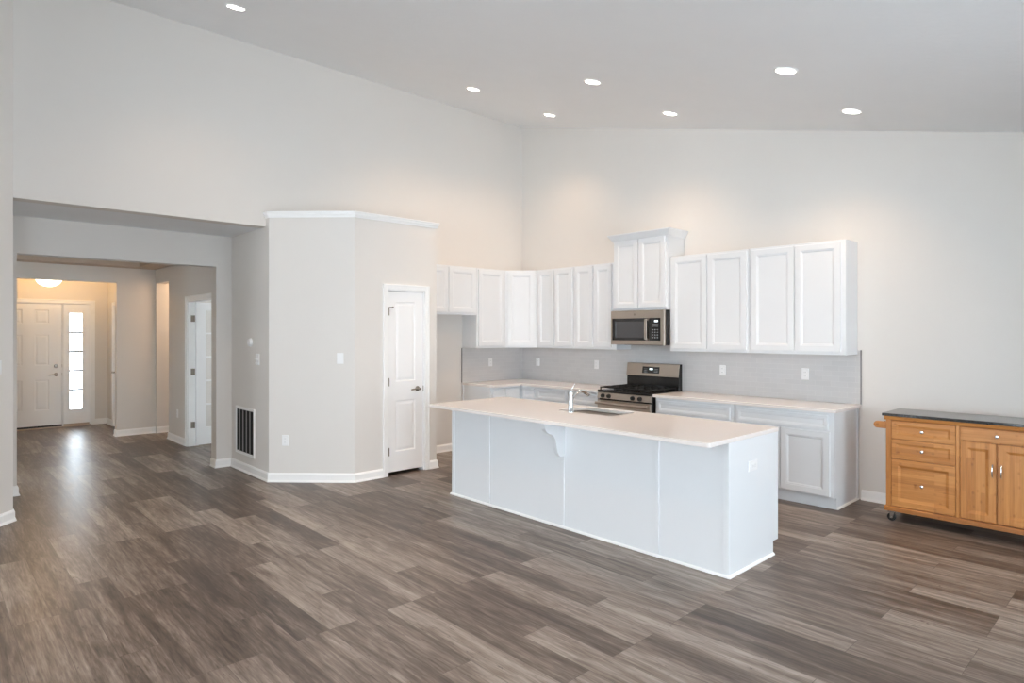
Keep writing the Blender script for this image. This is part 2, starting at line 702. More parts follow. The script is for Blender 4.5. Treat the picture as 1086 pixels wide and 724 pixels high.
# alcove behind the wide opening
wall_with_openings('wall_alcove', 'y', -6.3, HALL_Y, ALC_X - 0.17, ALC_X, 2.9, [(-5.907, -4.04, 0, 2.385)])
struct(MB().box(ALC_X - 0.17, -0.16, -6.3, PY + 0.1, SOFFIT, SOFFIT + 0.16).build('ceiling_alcove', 'ceiling'))
struct(MB().box(ALC_X - 0.17, -0.1, -6.3, OPEN_Y0, 0, SOFFIT).build('wall_alcove_return', 'wall'))

# pantry: flank, angled face, door face, end
DY0, DY1, DZ = -2.800, -2.300, 2.085          # rough opening of its door
t = 0.11
b = MB()
b.prism([(ALC_X - 0.17, PY), P1, P2, (P2[0], DY0), (P2[0] - t, DY0), (P2[0] - t, P2[1] + 0.05), (P1[0] - 0.05, PY + t), (ALC_X - 0.17, PY + t)], 0, PZ)
b.box(P2[0] - t, P2[0], DY0, DY1, DZ, PZ)
b.prism([(P2[0], DY1), (P2[0], P3Y), (0, P3Y), (0, P3Y - t), (P2[0] - t, P3Y - t), (P2[0] - t, DY1)], 0, PZ)
b.prism([(0, PY + 0.02), (P1[0], PY + 0.02), (P2[0] - 0.02, P2[1]), (P2[0] - 0.02, P3Y - 0.02), (0, P3Y - 0.02)], PZ - 0.05, PZ)
struct(b.build('wall_pantry', 'wall'))
CROWN = [(0, PZ - 0.012), (0.010, PZ - 0.012), (0.014, PZ + 0.006), (0.022, PZ + 0.018), (0.022, PZ + 0.034), (0.030, PZ + 0.040), (0.030, PZ + 0.052), (-0.02, PZ + 0.052), (-0.02, PZ)]
o = MB().sweep([(0.0, PY), P1, P2, (P2[0], P3Y), (0.0, P3Y)], CROWN).build('trim_1', 'trim')
struct(o, 'white cap moulding along the pantry top')

# hall beyond the alcove
b = MB()
b.box(HALL_X - 0.14, HALL_X, -7.0, -5.75, 0, 2.85)
b.box(HALL_X - 0.14, HALL_X, -5.75, -4.392, 2.376, 2.85)
b.box(HALL_X - 0.14, HALL_X, -4.392, HALL_Y + 0.14, 0, 2.85)
struct(b.build('wall_hall', 'wall'))
STX0, STX1 = -2.77, -1.36                      # double door opening to the study
b = MB()
b.box(HALL_X - 0.14, -3.70, HALL_Y, HALL_Y + 0.14, 2.385, 2.85)
b.box(-3.70, STX0, HALL_Y, HALL_Y + 0.14, 0, 2.85)
b.box(STX0, STX1, HALL_Y, HALL_Y + 0.14, 2.05, 2.85)
b.box(STX1, ALC_X - 0.17, HALL_Y, HALL_Y + 0.14, 0, 2.85)
struct(b.build('wall_study', 'wall'))
struct(MB().box(HALL_X, ALC_X - 0.17, -7.14, -7.0, 0, 2.85).build('wall_hall_far', 'wall'))
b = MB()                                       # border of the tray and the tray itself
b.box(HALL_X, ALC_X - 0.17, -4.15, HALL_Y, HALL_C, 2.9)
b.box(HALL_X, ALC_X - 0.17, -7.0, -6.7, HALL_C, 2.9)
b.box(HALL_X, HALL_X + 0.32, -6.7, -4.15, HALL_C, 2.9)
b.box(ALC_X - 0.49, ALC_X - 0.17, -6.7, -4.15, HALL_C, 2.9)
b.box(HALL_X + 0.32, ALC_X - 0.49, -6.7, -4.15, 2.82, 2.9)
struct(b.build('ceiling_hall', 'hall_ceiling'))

# passage past the hall's far corner
b = MB()
b.box(-4.75, -4.40, HALL_Y + 0.001, -3.60, 0, 2.7)
b.box(-5.1, -4.75, HALL_Y + 0.14, -2.2, 0, 2.7)
b.box(-5.1, -3.56, -2.3, -2.2, 0, 2.7)
b.box(-3.70, -3.56, HALL_Y + 0.14, -2.2, 0, 2.7)
struct(b.build('wall_passage', 'wall'))
struct(MB().box(-5.1, -3.56, HALL_Y, -2.2, 2.6, 2.75).build('ceiling_passage', 'ceiling'))
# study behind the glazed doors
b = MB()
b.box(-3.56, -1.1, -1.05, -0.95, 0, 2.7)
b.box(-1.2, -1.1, HALL_Y + 0.14, -0.95, 0, 2.7)
struct(b.build('wall_study_far', 'wall'))
struct(MB().box(-3.7, -1.1, HALL_Y + 0.02, -0.95, 2.6, 2.75).build('ceiling_study', 'ceiling'))

# foyer
SLY0, SLY1 = -4.825, -4.454
DRY0, DRY1 = -5.765, -4.842
b = MB()
b.box(FOY_X - 0.16, FOY_X, -7.0, DRY0 - 0.02, 0, 2.75)
b.box(FOY_X - 0.16, FOY_X, DRY0 - 0.02, SLY1 + 0.02, 2.11, 2.75)
b.box(FOY_X - 0.16, FOY_X, SLY1 + 0.02, FOY_Y + 0.12, 0, 2.75)
struct(b.build('wall_entry', 'wall'))
b = MB()
b.box(FOY_X, -5.70, FOY_Y, FOY_Y + 0.12, 0, 2.75)
b.box(-5.70, -4.92, FOY_Y, FOY_Y + 0.12, 2.06, 2.75)
b.box(-4.92, HALL_X - 0.14, FOY_Y, FOY_Y + 0.12, 0, 2.75)
struct(b.build('wall_closet', 'wall'))
struct(MB().box(FOY_X, HALL_X - 0.14, -7.14, -7.0, 0, 2.75).build('wall_foyer_far', 'wall'))
struct(MB().box(FOY_X - 0.16, HALL_X - 0.14, -7.1, FOY_Y + 0.12, 2.6, 2.75).build('ceiling_foyer', 'ceiling'))

# baseboards
BB = [(0, 0), (0.024, 0), (0.024, 0.008), (0.016, 0.020), (0.014, 0.022), (0.014, 0.078), (0.008, 0.092), (0.004, 0.098), (0, 0.098)]


def base(name, *paths):
    m = MB()
    for p in paths:
        m.sweep(p, BB)
    struct(m.build(name, 'trim'))


base('baseboard_pantry', [(ALC_X - 0.17, -4.04), (ALC_X, -4.04), (ALC_X, PY), P1, P2, (P2[0], -2.860)],
     [(P2[0], -2.240), (P2[0], P3Y), (0, P3Y), (0, -1.165)])
base('baseboard_left', [(CX, -10.2), (CX, OPEN_Y0 - CX), (0, OPEN_Y0), (ALC_X, OPEN_Y0), (ALC_X, -5.907), (ALC_X - 0.17, -5.907)])
base('baseboard_hall', [(HALL_X - 0.14, -4.392), (HALL_X, -4.392), (HALL_X, HALL_Y)],
     [(-4.40, HALL_Y + 0.002), (-4.40, -3.60), (-4.75, -3.60), (-4.75, -2.3)],
     [(-3.70, HALL_Y + 0.14), (-3.70, HALL_Y), (STX0 - 0.085, HALL_Y)],
     [(STX1 + 0.085, HALL_Y), (ALC_X - 0.17, HALL_Y)])
base('baseboard_foyer', [(FOY_X, -4.385), (FOY_X, FOY_Y), (-5.78, FOY_Y)])
base('baseboard_back', [(4.695, 0), (RIGHT_X, 0), (RIGHT_X, -3.0)])


# casings: a flat board with a raised outer band, on a wall facing local -y
def casing(m, x0, x1, z1, wdt=0.060, th=0.016, both=True):
    for s, xx in ((-1, x0), (1, x1)):
        a, c = (xx - wdt, xx) if s < 0 else (xx, xx + wdt)
        m.box(a, c, -th, 0, 0, z1 + wdt)
        oa, oc = (a, a + 0.018) if s < 0 else (c - 0.018, c)
        m.box(oa, oc, -th - 0.006, -th, 0, z1 + wdt)
    m.box(x0, x1, -th, 0, z1, z1 + wdt)
    m.box(x0 - wdt + 0.018, x1 + wdt - 0.018, -th - 0.006, -th, z1 + wdt - 0.018, z1 + wdt)


PAN = [(0.008, 0.0), (0.014, 0.007), (0.026, 0.008), (0.050, 0.002)]


def lever(parent, x, y, z, d, name='door_handle'):
    """rosette, neck and lever on a face at depth y pointing to -y; d = lever direction in x"""
    m = MB()
    m.lathe([(0.030, 0), (0.030, 0.006), (0.024, 0.011), (0.012, 0.013), (0.011, 0.045), (0.014, 0.050), (0.014, 0.062), (0.010, 0.066)], (x, y, z), (0, -1, 0))
    m.tube([(x, y - 0.056, z), (x + d * 0.04, y - 0.058, z + 0.002), (x + d * 0.08, y - 0.056, z - 0.001), (x + d * 0.115, y - 0.052, z - 0.004)], [0.010, 0.009, 0.008, 0.007])
    return m.build(name, 'nickel', parent, True)


def hinge(parent, x, y, z, h=0.09):
    m = MB()
    m.cyl((x, y - 0.006, z - h / 2), (x, y - 0.006, z + h / 2), 0.007, 12)
    m.box(x - 0.014, x + 0.014, y - 0.002, y + 0.002, z - h / 2, z + h / 2)
    return m.build('hinge', 'nickel', parent, True)


# pantry door (wall faces +x, so local x runs along +y)
d = sroot('door_1', 'narrow white two-panel pantry door', (P2[0], DY0, 0), PI / 2)
W = DY1 - DY0
m = MB()
casing(m, 0, W, DZ)
m.box(0, 0.012, 0, t, 0, DZ); m.box(W - 0.012, W, 0, t, 0, DZ); m.box(0.012, W - 0.012, 0, t, DZ - 0.012, DZ)
m.box(0.012, 0.024, 0.052, 0.064, 0, DZ - 0.012); m.box(W - 0.024, W - 0.012, 0.052, 0.064, 0, DZ - 0.012)
m.build('door_frame', 'trim', d, bevel=0.002)
m = MB()
m.slab([0.015, 0.098, W - 0.117, W - 0.015], [0.038, 0.255, 0.845, 1.045, 1.960, DZ - 0.016], {(1, 1): PAN, (1, 3): PAN}, 0.010, 0.036)
leaf = m.build('door_leaf', 'door', d)
lever(leaf, W - 0.095, 0.010, 0.955, -1)
for z in (0.27, 1.05, 1.84):
    hinge(leaf, 0.013, 0.004, z)
m = MB()
m.tube([(0.012, -0.010, 1.885), (0.030, -0.055, 1.885)], 0.005)
m.lathe([(0.009, 0), (0.009, 0.012)], (0.030, -0.055, 1.885), (0.3, -0.95, 0), 12)
m.build('hinge_stop', 'nickel', leaf, True)
m = MB()
m.box(W - 0.0135, W - 0.011, 0.004, 0.030, 0.925, 0.985)
m.build('strike_plate', 'nickel', d)

# entry door and sidelight (wall faces +x)
d = sroot('door_2', 'white six-panel entry door', (FOY_X, DRY0, 0), PI / 2)
W = DRY1 - DRY0 - 0.005
WT = SLY1 - DRY0
m = MB()
casing(m, -0.02, WT + 0.015, 2.10, 0.06)
m.box(-0.02, 0, 0, 0.15, 0, 2.10)
m.box(W + 0.002, W + 0.018, 0, 0.15, 0, 2.10)
m.box(WT, WT + 0.018, 0, 0.15, 0, 2.10)
m.box(0, WT, 0, 0.15, 2.09, 2.11)
m.box(W - 0.02, W + 0.05, 0.066, 0.12, 0.03, 2.09)
m.box(0, WT, 0.066, 0.12, 2.05, 2.09)
m.box(WT - 0.03, WT, 0.066, 0.12, 0.03, 2.05)
m.box(0, 0.03, 0.066, 0.12, 0.03, 2.05)
m.build('door_frame', 'trim', d, bevel=0.002)
m = MB()
cells = {}
for i in (1, 3):
    for j in (1, 3, 5):
        cells[i, j] = PAN
m.slab([0.003, 0.170, 0.385, 0.535, 0.745, W - 0.003], [0.045, 0.298, 0.818, 1.048, 1.575, 1.750, 1.990, 2.088], cells, 0.020, 0.044)
leaf = m.build('door_leaf', 'door', d)
lever(leaf, W - 0.085, 0.020, 0.895, -1)
m = MB()
m.lathe([(0.032, 0), (0.032, 0.006), (0.027, 0.014), (0.012, 0.016)], (W - 0.085, 0.020, 1.038), (0, -1, 0))
m.box(W - 0.089, W - 0.081, -0.012, 0.006, 1.022, 1.054)
m.build('deadbolt', 'nickel', leaf, True)
for z in (0.895, 1.038):
    m = MB()
    m.box(W - 0.0015, W + 0.003, 0.018, 0.040, z - 0.028, z + 0.028)
    m.build('strike_plate', 'nickel', leaf)
m = MB()
m.box(-0.02, WT + 0.015, -0.055, 0.15, 0, 0.014)
m.box(-0.02, WT + 0.015, 0.050, 0.15, 0.014, 0.060)
m.build('threshold', 'threshold', d, bevel=0.003)

MB().box(0.003, DRY1 - DRY0 - 0.008, 0.024, 0.049, 0.0145, 0.0445).build('door_gap_shade', 'black_plastic', d)  # black strip put in for the shaded gap under the door
d = sroot('window_1', 'narrow white sidelight beside the entry door', (FOY_X, SLY0, 0), PI / 2)
W = SLY1 - SLY0
m = MB()
m.slab([0.0, 0.080, 0.082 + 0.186, W], [0.045, 0.290, 1.936, 2.088], {(1, 1): 'hole'}, 0.020, 0.044)
leaf = m.build('sidelight_panel', 'door', d)
m = MB()
x0, x1 = 0.080, 0.268
for (a, b_, c, e) in ((x0 - 0.022, x0 + 0.004, 0.268, 1.958), (x1 - 0.004, x1 + 0.022, 0.268, 1.958)):
    m.box(a, b_, 0.010, 0.0205, c, e)
m.box(x0 + 0.004, x1 - 0.004, 0.010, 0.0205, 0.268, 0.294)
m.box(x0 + 0.004, x1 - 0.004, 0.010, 0.0205, 1.932, 1.958)
m.build('glazing_bead', 'door', leaf, bevel=0.003)
m = MB()
for k in range(1, 5):
    z = 0.29 + k * (1.646 / 5)
    m.box(x0, x1, 0.034, 0.044, z - 0.016, z + 0.016)
m.build('muntin', 'blade', leaf)
MB().box(x0 - 0.001, x1 + 0.001, 0.045, 0.049, 0.285, 1.94).build('pane', 'glass', leaf)
portal((FOY_X - 0.10, SLY0 + 0.174, 1.11), (PI / 2, 0, -PI / 2), 0.19, 1.66)

# glazed study door standing open into the study, hinged on the opening's far jamb
d = sroot('door_3', 'white five-lite glazed study door standing open', (STX0, HALL_Y, 0), 0)
W = STX1 - STX0
m = MB()
casing(m, 0, W, 2.05, 0.062)
m.box(0, 0.018, 0, 0.14, 0, 2.05); m.box(W - 0.018, W, 0, 0.14, 0, 2.05); m.box(0.018, W - 0.018, 0, 0.14, 2.032, 2.05)
m.build('door_frame', 'trim', d, bevel=0.002)


def glazed_leaf(parent, width, loc, rz):
    xs = [0, 0.135, width - 0.135, width]
    zs = [0.018, 0.262, 0.575, 0.597, 0.910, 0.932, 1.245, 1.267, 1.580, 1.602, 1.915, 2.03]
    cells = {(1, j): 'hole' for j in (1, 3, 5, 7, 9)}
    mm = MB().slab(xs, zs, cells, -0.018, 0.036)
    lf = mm.build('door_leaf', 'door', parent)
    lf.location = loc
    lf.rotation_euler = (0, 0, rz)
    for j in range(5):
        z0, z1 = zs[1 + 2 * j], zs[2 + 2 * j]
        MB().box(0.1345, width - 0.1345, -0.003, 0.003, z0 - 0.0005, z1 + 0.0005).build('pane', 'glass', lf)
    return lf


lf = glazed_leaf(d, 0.68, (0.058, 0.090, 0), PI / 2)
for z in (0.30, 1.05, 1.80):
    m = MB()
    m.box(0.017, 0.022, 0.036, 0.080, z - 0.045, z + 0.045)
    m.cyl((0.030, 0.080, z - 0.045), (0.030, 0.080, z + 0.045), 0.009, 12)
    m.build('hinge', 'nickel', d, True)
lf = glazed_leaf(d, 0.68, (W - 0.058, 0.770, 0), -PI / 2)

# closet door in the foyer side wall
d = sroot('door_4', 'white closet door in the foyer side wall', (-5.70, FOY_Y, 0), 0)
m = MB()
casing(m, 0, 0.78, 2.06, 0.06)
m.box(0, 0.016, 0, 0.12, 0, 2.06); m.box(0.764, 0.78, 0, 0.12, 0, 2.06)
m.build('door_frame', 'trim', d, bevel=0.002)
m = MB()
m.slab([0.018, 0.12, 0.66, 0.762], [0.015, 0.25, 0.85, 1.05, 1.96, 2.045], {(1, 1): PAN, (1, 3): PAN}, 0.012, 0.036)
leaf = m.build('door_leaf', 'door', d)
lever(leaf, 0.085, 0.012, 0.93, 1)

# windows behind and beside the viewpoint
n = 2
for x0, x1, z0, z1 in FRONT_OPEN:
    d = sroot('window_%d' % n, 'white framed window in the wall facing the kitchen', (x0, FRONT_Y, z0), PI)
    d.location = (x1, FRONT_Y, z0)
    W, H = x1 - x0, z1 - z0
    m = MB()
    m.slab([0, 0.06, W / 2 - 0.03, W / 2 + 0.03, W - 0.06, W], [0, 0.06, H - 0.06, H], {(1, 1): 'hole', (3, 1): 'hole'}, 0.04, 0.06)
    f = m.build('window_frame', 'trim', d)
    MB().box(0.055, W - 0.055, 0.068, 0.072, 0.055, H - 0.055).build('pane', 'glass', f)
    n += 1
for y0, y1, z0, z1 in RIGHT_OPEN:
    d = sroot('window_%d' % n, 'white framed window in the low side wall', (RIGHT_X, y1, z0), -PI / 2)
    W, H = y1 - y0, z1 - z0
    m = MB()
    m.slab([0, 0.06, W / 2 - 0.03, W / 2 + 0.03, W - 0.06, W], [0, 0.06, H - 0.06, H], {(1, 1): 'hole', (3, 1): 'hole'}, 0.04, 0.06)
    f = m.build('window_frame', 'trim', d)
    MB().box(0.055, W - 0.055, 0.068, 0.072, 0.055, H - 0.055).build('pane', 'glass', f)
    n += 1

# ------------------------------------------------------------------ cabinets
DOORP = [(0.052, 0.0), (0.056, 0.0035), (0.063, 0.0035), (0.072, 0.010), (0.080, 0.010)]
DRAWP = [(0.022, 0.0), (0.026, 0.003), (0.032, 0.003), (0.038, 0.007)]


def cab_door(parent, x0, x1, z0, z1, y, name='door', prof=DOORP):
    return MB().slab([x0, x1], [z0, z1], {(0, 0): prof}, y - 0.020, 0.0195).build(name, 'cabinet', parent)


def upper(name, label, loc, rotz, w, h, depth, doors, group='white upper cabinets'):
    c = thing(name, label, 'cabinet', loc, rotz, group)
    m = MB()
    m.box(0.002, w - 0.002, -depth + 0.02, -0.002, 0.012, h)
    m.box(0.001, 0.019, -depth + 0.019, -0.002, 0, h)
    m.box(w - 0.019, w - 0.001, -depth + 0.019, -0.002, 0, h)
    m.build('cabinet_box', 'cabinet', c)
    m = MB()
    m.box(0.001, w - 0.001, -depth, -depth + 0.019, 0, h)
    m.build('face_frame', 'cabinet', c, bevel=0.0015)
    for x0, x1 in doors:
        cab_door(c, x0, x1, 0.030, h - 0.020, -depth)
    return c


G = 'white wall cabinets around the kitchen corner'
upper('wall_cabinet', 'short white two-door cabinet above the empty fridge space beside the pantry', (0, -2.128, 1.836), PI / 2, 0.984, UT - 1.836, 0.305, [(0.028, 0.487), (0.510, 0.956)], G)
upper('wall_cabinet', 'white single-door cabinet between the fridge space and the corner cabinet', (0, -1.143, UB), PI / 2, 0.526, UT - UB, 0.305, [(0.026, 0.482)], G)
# diagonal corner cabinet
c = thing('corner_wall_cabinet', 'white diagonal cabinet set across the kitchen corner', 'cabinet', (0, 0, UB), 0, G)
a, e = 0.305, 0.615
m = MB()
m.prism([(0.002, -0.002), (0.002, -e), (a, -e), (e, -a), (e, -0.002)], 0, UT - UB)
m.build('cabinet_box', 'cabinet', c, bevel=0.0015)
L = math.hypot(e - a, e - a)
m = MB()
m.slab([0.034, L - 0.034], [0.030, UT - UB - 0.020], {(0, 0): DOORP}, -0.020, 0.0195)
m.move((a, -e, 0), PI / 4)
m.build('door', 'cabinet', c)
upper('wall_cabinet', 'white two-door cabinet beside the corner cabinet over the back worktop', (0.617, 0, UB), 0, 0.693, UT - UB, 0.305, [(0.030, 0.330), (0.350, 0.668)], G)
upper('wall_cabinet', 'white two-door cabinet just to the corner side of the microwave', (1.311, 0, UB), 0, 0.690, UT - UB, 0.305, [(0.022, 0.320), (0.345, 0.625)], G)
upper('wall_cabinet', 'white two-door cabinet between the microwave and the end cabinet', (2.768, 0, UB), 0, 0.950, UT - UB, 0.305, [(0.030, 0.467), (0.489, 0.924)], G)
upper('wall_cabinet', 'white two-door end cabinet nearest the bare wall and the bamboo cart', (3.719, 0, UB), 0, 0.940, UT - UB, 0.305, [(0.030, 0.464), (0.475, 0.898)], G)
c = upper('microwave_cabinet', 'tall raised white cabinet with crown moulding above the microwave', (2.003, 0, 1.868), 0, 0.763, 2.735 - 1.868, 0.360, [(0.020, 0.366), (0.378, 0.742)], G)
hh = 2.735 - 1.868
prof = [(-0.01, hh - 0.035), (0.004, hh - 0.035), (0.006, hh - 0.018), (0.020, hh - 0.004), (0.040, hh + 0.028), (0.054, hh + 0.046), (0.058, hh + 0.050), (0.058, hh + 0.062), (-0.01, hh + 0.062)]
MB().sweep([(0, 0), (0, -0.36), (0.763, -0.36), (0.763, 0)][::1], [(-x if False else x, z) for x, z in prof]).build('crown_moulding', 'cabinet', c)


def base_cab(name, label, loc, rotz, w, drawers, doors, ends='', group='white base cabinets'):
    H = CT - CTH
    c = thing(name, label, 'cabinet', loc, rotz, group)
    m = MB()
    m.box(0.002, w - 0.002, -0.570, -0.014, 0.105, H - 0.001)
    m.box(0.002, w - 0.002, -0.550, -0.016, 0.0, 0.105)
    m.build('cabinet_box', 'cabinet', c)
    m = MB()
    m.box(0.001, w - 0.001, -0.590, -0.570, 0.105, H - 0.001)
    m.build('face_frame', 'cabinet', c, bevel=0.0015)
    if 'r' in ends or 'l' in ends:
        m = MB()
        xx = w if 'r' in ends else -0.012
        m.prism([(-0.592, 0.105), (-0.592, H - 0.001), (-0.014, H - 0.001), (-0.014, 0), (-0.552, 0), (-0.552, 0.105)], xx, xx + 0.012, 'yz')
        m.box(xx + (0.012 if 'r' in ends else -0.010), xx + (0.022 if 'r' in ends else 0), -0.035, -0.014, 0.016, H - 0.001)
        m.build('end_panel', 'cabinet', c)
        m = MB()
        p = [(w + 0.012, -0.552), (w + 0.012, -0.014)] if 'r' in ends else [(-0.012, -0.014), (-0.012, -0.552)]
        m.sweep(p, [(0, 0), (0.014, 0), (0.014, 0.008), (0.004, 0.016), (0, 0.016)])
        m.build('shoe_moulding', 'trim', c)
    for x0, x1 in drawers:
        cab_door(c, x0, x1, 0.722, 0.850, -0.590, 'drawer_front', DRAWP)
    for x0, x1 in doors:
        cab_door(c, x0, x1, 0.120, 0.702, -0.590)
    return c


G = 'white base cabinets along the walls'
base_cab('base_cabinet', 'white base cabinet with two narrow drawers beside the fridge space', (0, -1.135, 0), PI / 2, 0.525, [(0.022, 0.236), (0.256, 0.502)], [(0.022, 0.502)], 'l', G)
cc = base_cab('base_cabinet', 'narrow white base cabinet in the corner under the back worktop', (0.612, 0, 0), 0, 0.280, [(0.030, 0.250)], [(0.030, 0.250)], '', G)
MB().box(-0.055, 0.0005, -0.608, -0.540, 0.105, CT - CTH - 0.002).build('corner_filler', 'cabinet', cc)
base_cab('base_cabinet', 'white base cabinet with a wide drawer behind the faucet', (0.892, 0, 0), 0, 0.560, [(0.028, 0.530)], [(0.028, 0.272), (0.282, 0.530)], '', G)
base_cab('base_cabinet', 'white base cabinet directly on the corner side of the gas range', (1.452, 0, 0), 0, 0.535, [(0.028, 0.505)], [(0.028, 0.262), (0.272, 0.505)], '', G)
base_cab('base_cabinet', 'white base cabinet with a wide drawer directly beside the range away from the corner', (2.766, 0, 0), 0, 0.935, [(0.034, 0.893)], [(0.034, 0.458), (0.469, 0.893)], '', G)
base_cab('base_cabinet', 'white end base cabinet with exposed side panel next to the bamboo cart', (3.701, 0, 0), 0, 0.950, [(0.034, 0.908)], [(0.034, 0.466), (0.477, 0.922)], 'r', G)


def round_poly(pts, r, which, seg=5):
    """round the listed corners of a polygon"""
    out = []
    n = len(pts)
    for i, p in enumerate(pts):
        if i not in which:
            out.append(p)
            continue
        p = Vector(p)
        a = (Vector(pts[i - 1]) - p).normalized()
        b_ = (Vector(pts[(i + 1) % n]) - p).normalized()
        c = p + (a + b_) * r
        s, e_ = p + a * r, p + b_ * r
        for k in range(seg + 1):
            f = k / seg
            q = s.lerp(e_, f) - c
            q = q.normalized() * r
            out.append(tuple((c + q)[:2]))
    return out


o = MB().prism(round_poly([(0.012, -0.012), (0.012, -1.156), (0.650, -1.156), (0.650, -0.650), (1.986, -0.650), (1.986, -0.012)], 0.012, [2]), CT - CTH, CT).build('countertop', 'quartz', bevel=0.002)
tag(o, 'L-shaped white quartz worktop running through the corner to the range', 'countertop')
o = MB().prism(round_poly([(2.766, -0.012), (2.766, -0.650), (4.692, -0.650), (4.692, -0.012)], 0.012, [2]), CT - CTH, CT).build('countertop', 'quartz', bevel=0.002)
tag(o, 'straight white quartz worktop between the range and the bamboo cart', 'countertop')

# backsplash with metal edge strips
r = thing('backsplash', 'pale grey tile backsplash between worktops and wall cabinets', 'backsplash', (0, 0, 0))
m = MB()
m.prism([(0.001, -0.001), (0.001, -1.152), (0.010, -1.152), (0.010, -0.010), (4.686, -0.010), (4.686, -0.001)], CT + 0.001, UB - 0.001)
m.box(4.664, 4.686, -0.010, -0.001, UB - 0.001, UB + 0.040)
m.box(2.006, 2.764, -0.010, -0.001, UB - 0.001, 1.46)
m.build('tile_field', 'tile', r)
MB().box(4.686, 4.696, -0.012, -0.001, CT + 0.001, UB + 0.042).build('edge_strip', 'tile_edge', r)
MB().box(0.001, 0.012, -1.162, -1.152, CT + 0.001, UB - 0.002).build('edge_strip', 'tile_edge', r)

# ------------------------------------------------------------------ island
IX0, IX1, IY0, IY1 = 1.838, 4.782, -2.735, -2.020
c = thing('kitchen_island', 'white panelled kitchen island base in the middle of the floor', 'kitchen island', (IX0, IY0, 0))
W, Dp, H = IX1 - IX0, IY1 - IY0, CT - CTH - 0.001
m = MB()
m.box(0, W - 0.016, 0, Dp - 0.022, 0.10, 0.62)
m.box(0, 1.10, 0, Dp - 0.022, 0.62, H)
m.box(1.80, W - 0.016, 0, Dp - 0.022, 0.62, H)
m.box(1.10, 1.80, 0, 0.20, 0.62, H)
m.box(1.10, 1.80, Dp - 0.040, Dp - 0.022, 0.62, H)
m.box(0.002, W - 0.016, 0.002, Dp - 0.085, 0, 0.10)
m.build('island_body', 'cabinet', c)
for s in (0, 1):
    m = MB()
    x0 = W - 0.016 if s else -0.002
    m.prism([(-0.004, 0), (-0.004, H), (Dp, H), (Dp, 0.098), (Dp - 0.078, 0.098), (Dp - 0.078, 0)], x0, x0 + 0.016, 'yz')
    m.build('end_panel', 'cabinet', c, bevel=0.001)
for x in (2.389 - IX0, 3.318 - IX0, 4.230 - IX0):
    m = MB()
    m.box(x - 0.014, x + 0.014, -0.008, 0, 0, H)
    m.build('batten', 'cabinet', c, bevel=0.002)
for x0, x1 in ((0, 0.036), (W - 0.042, W - 0.0005)):
    m = MB()
    m.box(x0, x1, -0.010, -0.0005, 0, H)
    m.build('corner_batten', 'cabinet', c, bevel=0.002)
MB().sweep([(-0.002, Dp - 0.078), (-0.002, -0.010), (W, -0.010), (W, Dp - 0.078)], [(0, 0), (0.014, 0), (0.014, 0.008), (0.006, 0.018), (0, 0.018)]).build('shoe_moulding', 'trim', c)
# corbel: scrolled bracket under the overhang
x = 3.318 - IX0
pts = [(0, H - 0.002), (0, 0.600)]
curve = [(-0.030, 0.588), (-0.052, 0.592), (-0.072, 0.606), (-0.090, 0.632), (-0.100, 0.664), (-0.106, 0.700), (-0.118, 0.738), (-0.138, 0.768), (-0.165, 0.786), (-0.196, 0.797), (-0.222, 0.814), (-0.240, 0.836), (-0.248, 0.862), (-0.250, H - 0.002)]
m = MB()
m.prism(pts + curve, x - 0.022, x + 0.022, 'yz')
m.build('corbel', 'cabinet', c, bevel=0.003)
xs = [0.03, 0.50, 0.52, 0.98, 1.62, 1.98, 2.0, 2.36, 2.38, 2.90]
for i in range(0, 10, 2):
    mm = MB().slab([xs[i], xs[i + 1]], [0.12, H - 0.03], {(0, 0): DOORP}, -0.020, 0.0195)
    mm.move((W, Dp - 0.022, 0), PI)
    mm.build('door', 'cabinet', c)

# worktop with sink cut-out
KX0, KX1, KY0, KY1 = 1.808, 4.792, -3.012, -2.014
SX0, SX1, SY0, SY1 = 2.985, 3.585, -2.452, -2.095
bm = bmesh.new()
out = round_poly([(KX0, KY0), (KX1, KY0), (KX1, KY1), (KX0, KY1)], 0.022, [0, 1, 2, 3], 4)
inn = round_poly([(SX0, SY0), (SX1, SY0), (SX1, SY1), (SX0, SY1)], 0.045, [0, 1, 2, 3], 4)
mbt = MB()
bm = mbt.bm
rings = []
for pts_, kind in ((out, 0), (inn, 1)):
    lo = [bm.verts.new((p[0], p[1], CT - CTH)) for p in pts_]
    hi = [bm.verts.new((p[0], p[1], CT)) for p in pts_]
    rings.append((lo, hi))
    for i in range(len(pts_)):
        j = (i + 1) % len(pts_)
        bm.faces.new((lo[i], lo[j], hi[j], hi[i]))
for lv in (0, 1):
    A, B_ = rings[0][lv], rings[1][lv]
    q = len(A) // 4
    for i in range(len(A)):
        j = (i + 1) % len(A)
        bm.faces.new((A[i], A[j], B_[j], B_[i]))
o = mbt.build('countertop', 'quartz', bevel=0.003)
tag(o, 'long white quartz island worktop with an undermount sink cut-out', 'countertop')

# sink bowl under the cut-out
s = thing('sink', 'stainless steel undermount sink bowl in the island worktop', 'sink', ((SX0 + SX1) / 2, (SY0 + SY1) / 2, CT - CTH))
hw, hd = (SX1 - SX0) / 2 + 0.006, (SY1 - SY0) / 2 + 0.006
m = MB()


def rect_ring(m, hw, hd, r, z):
    return [m.bm.verts.new((p[0], p[1], z)) for p in round_poly([(-hw, -hd), (hw, -hd), (hw, hd), (-hw, hd)], r, [0, 1, 2, 3], 5)]


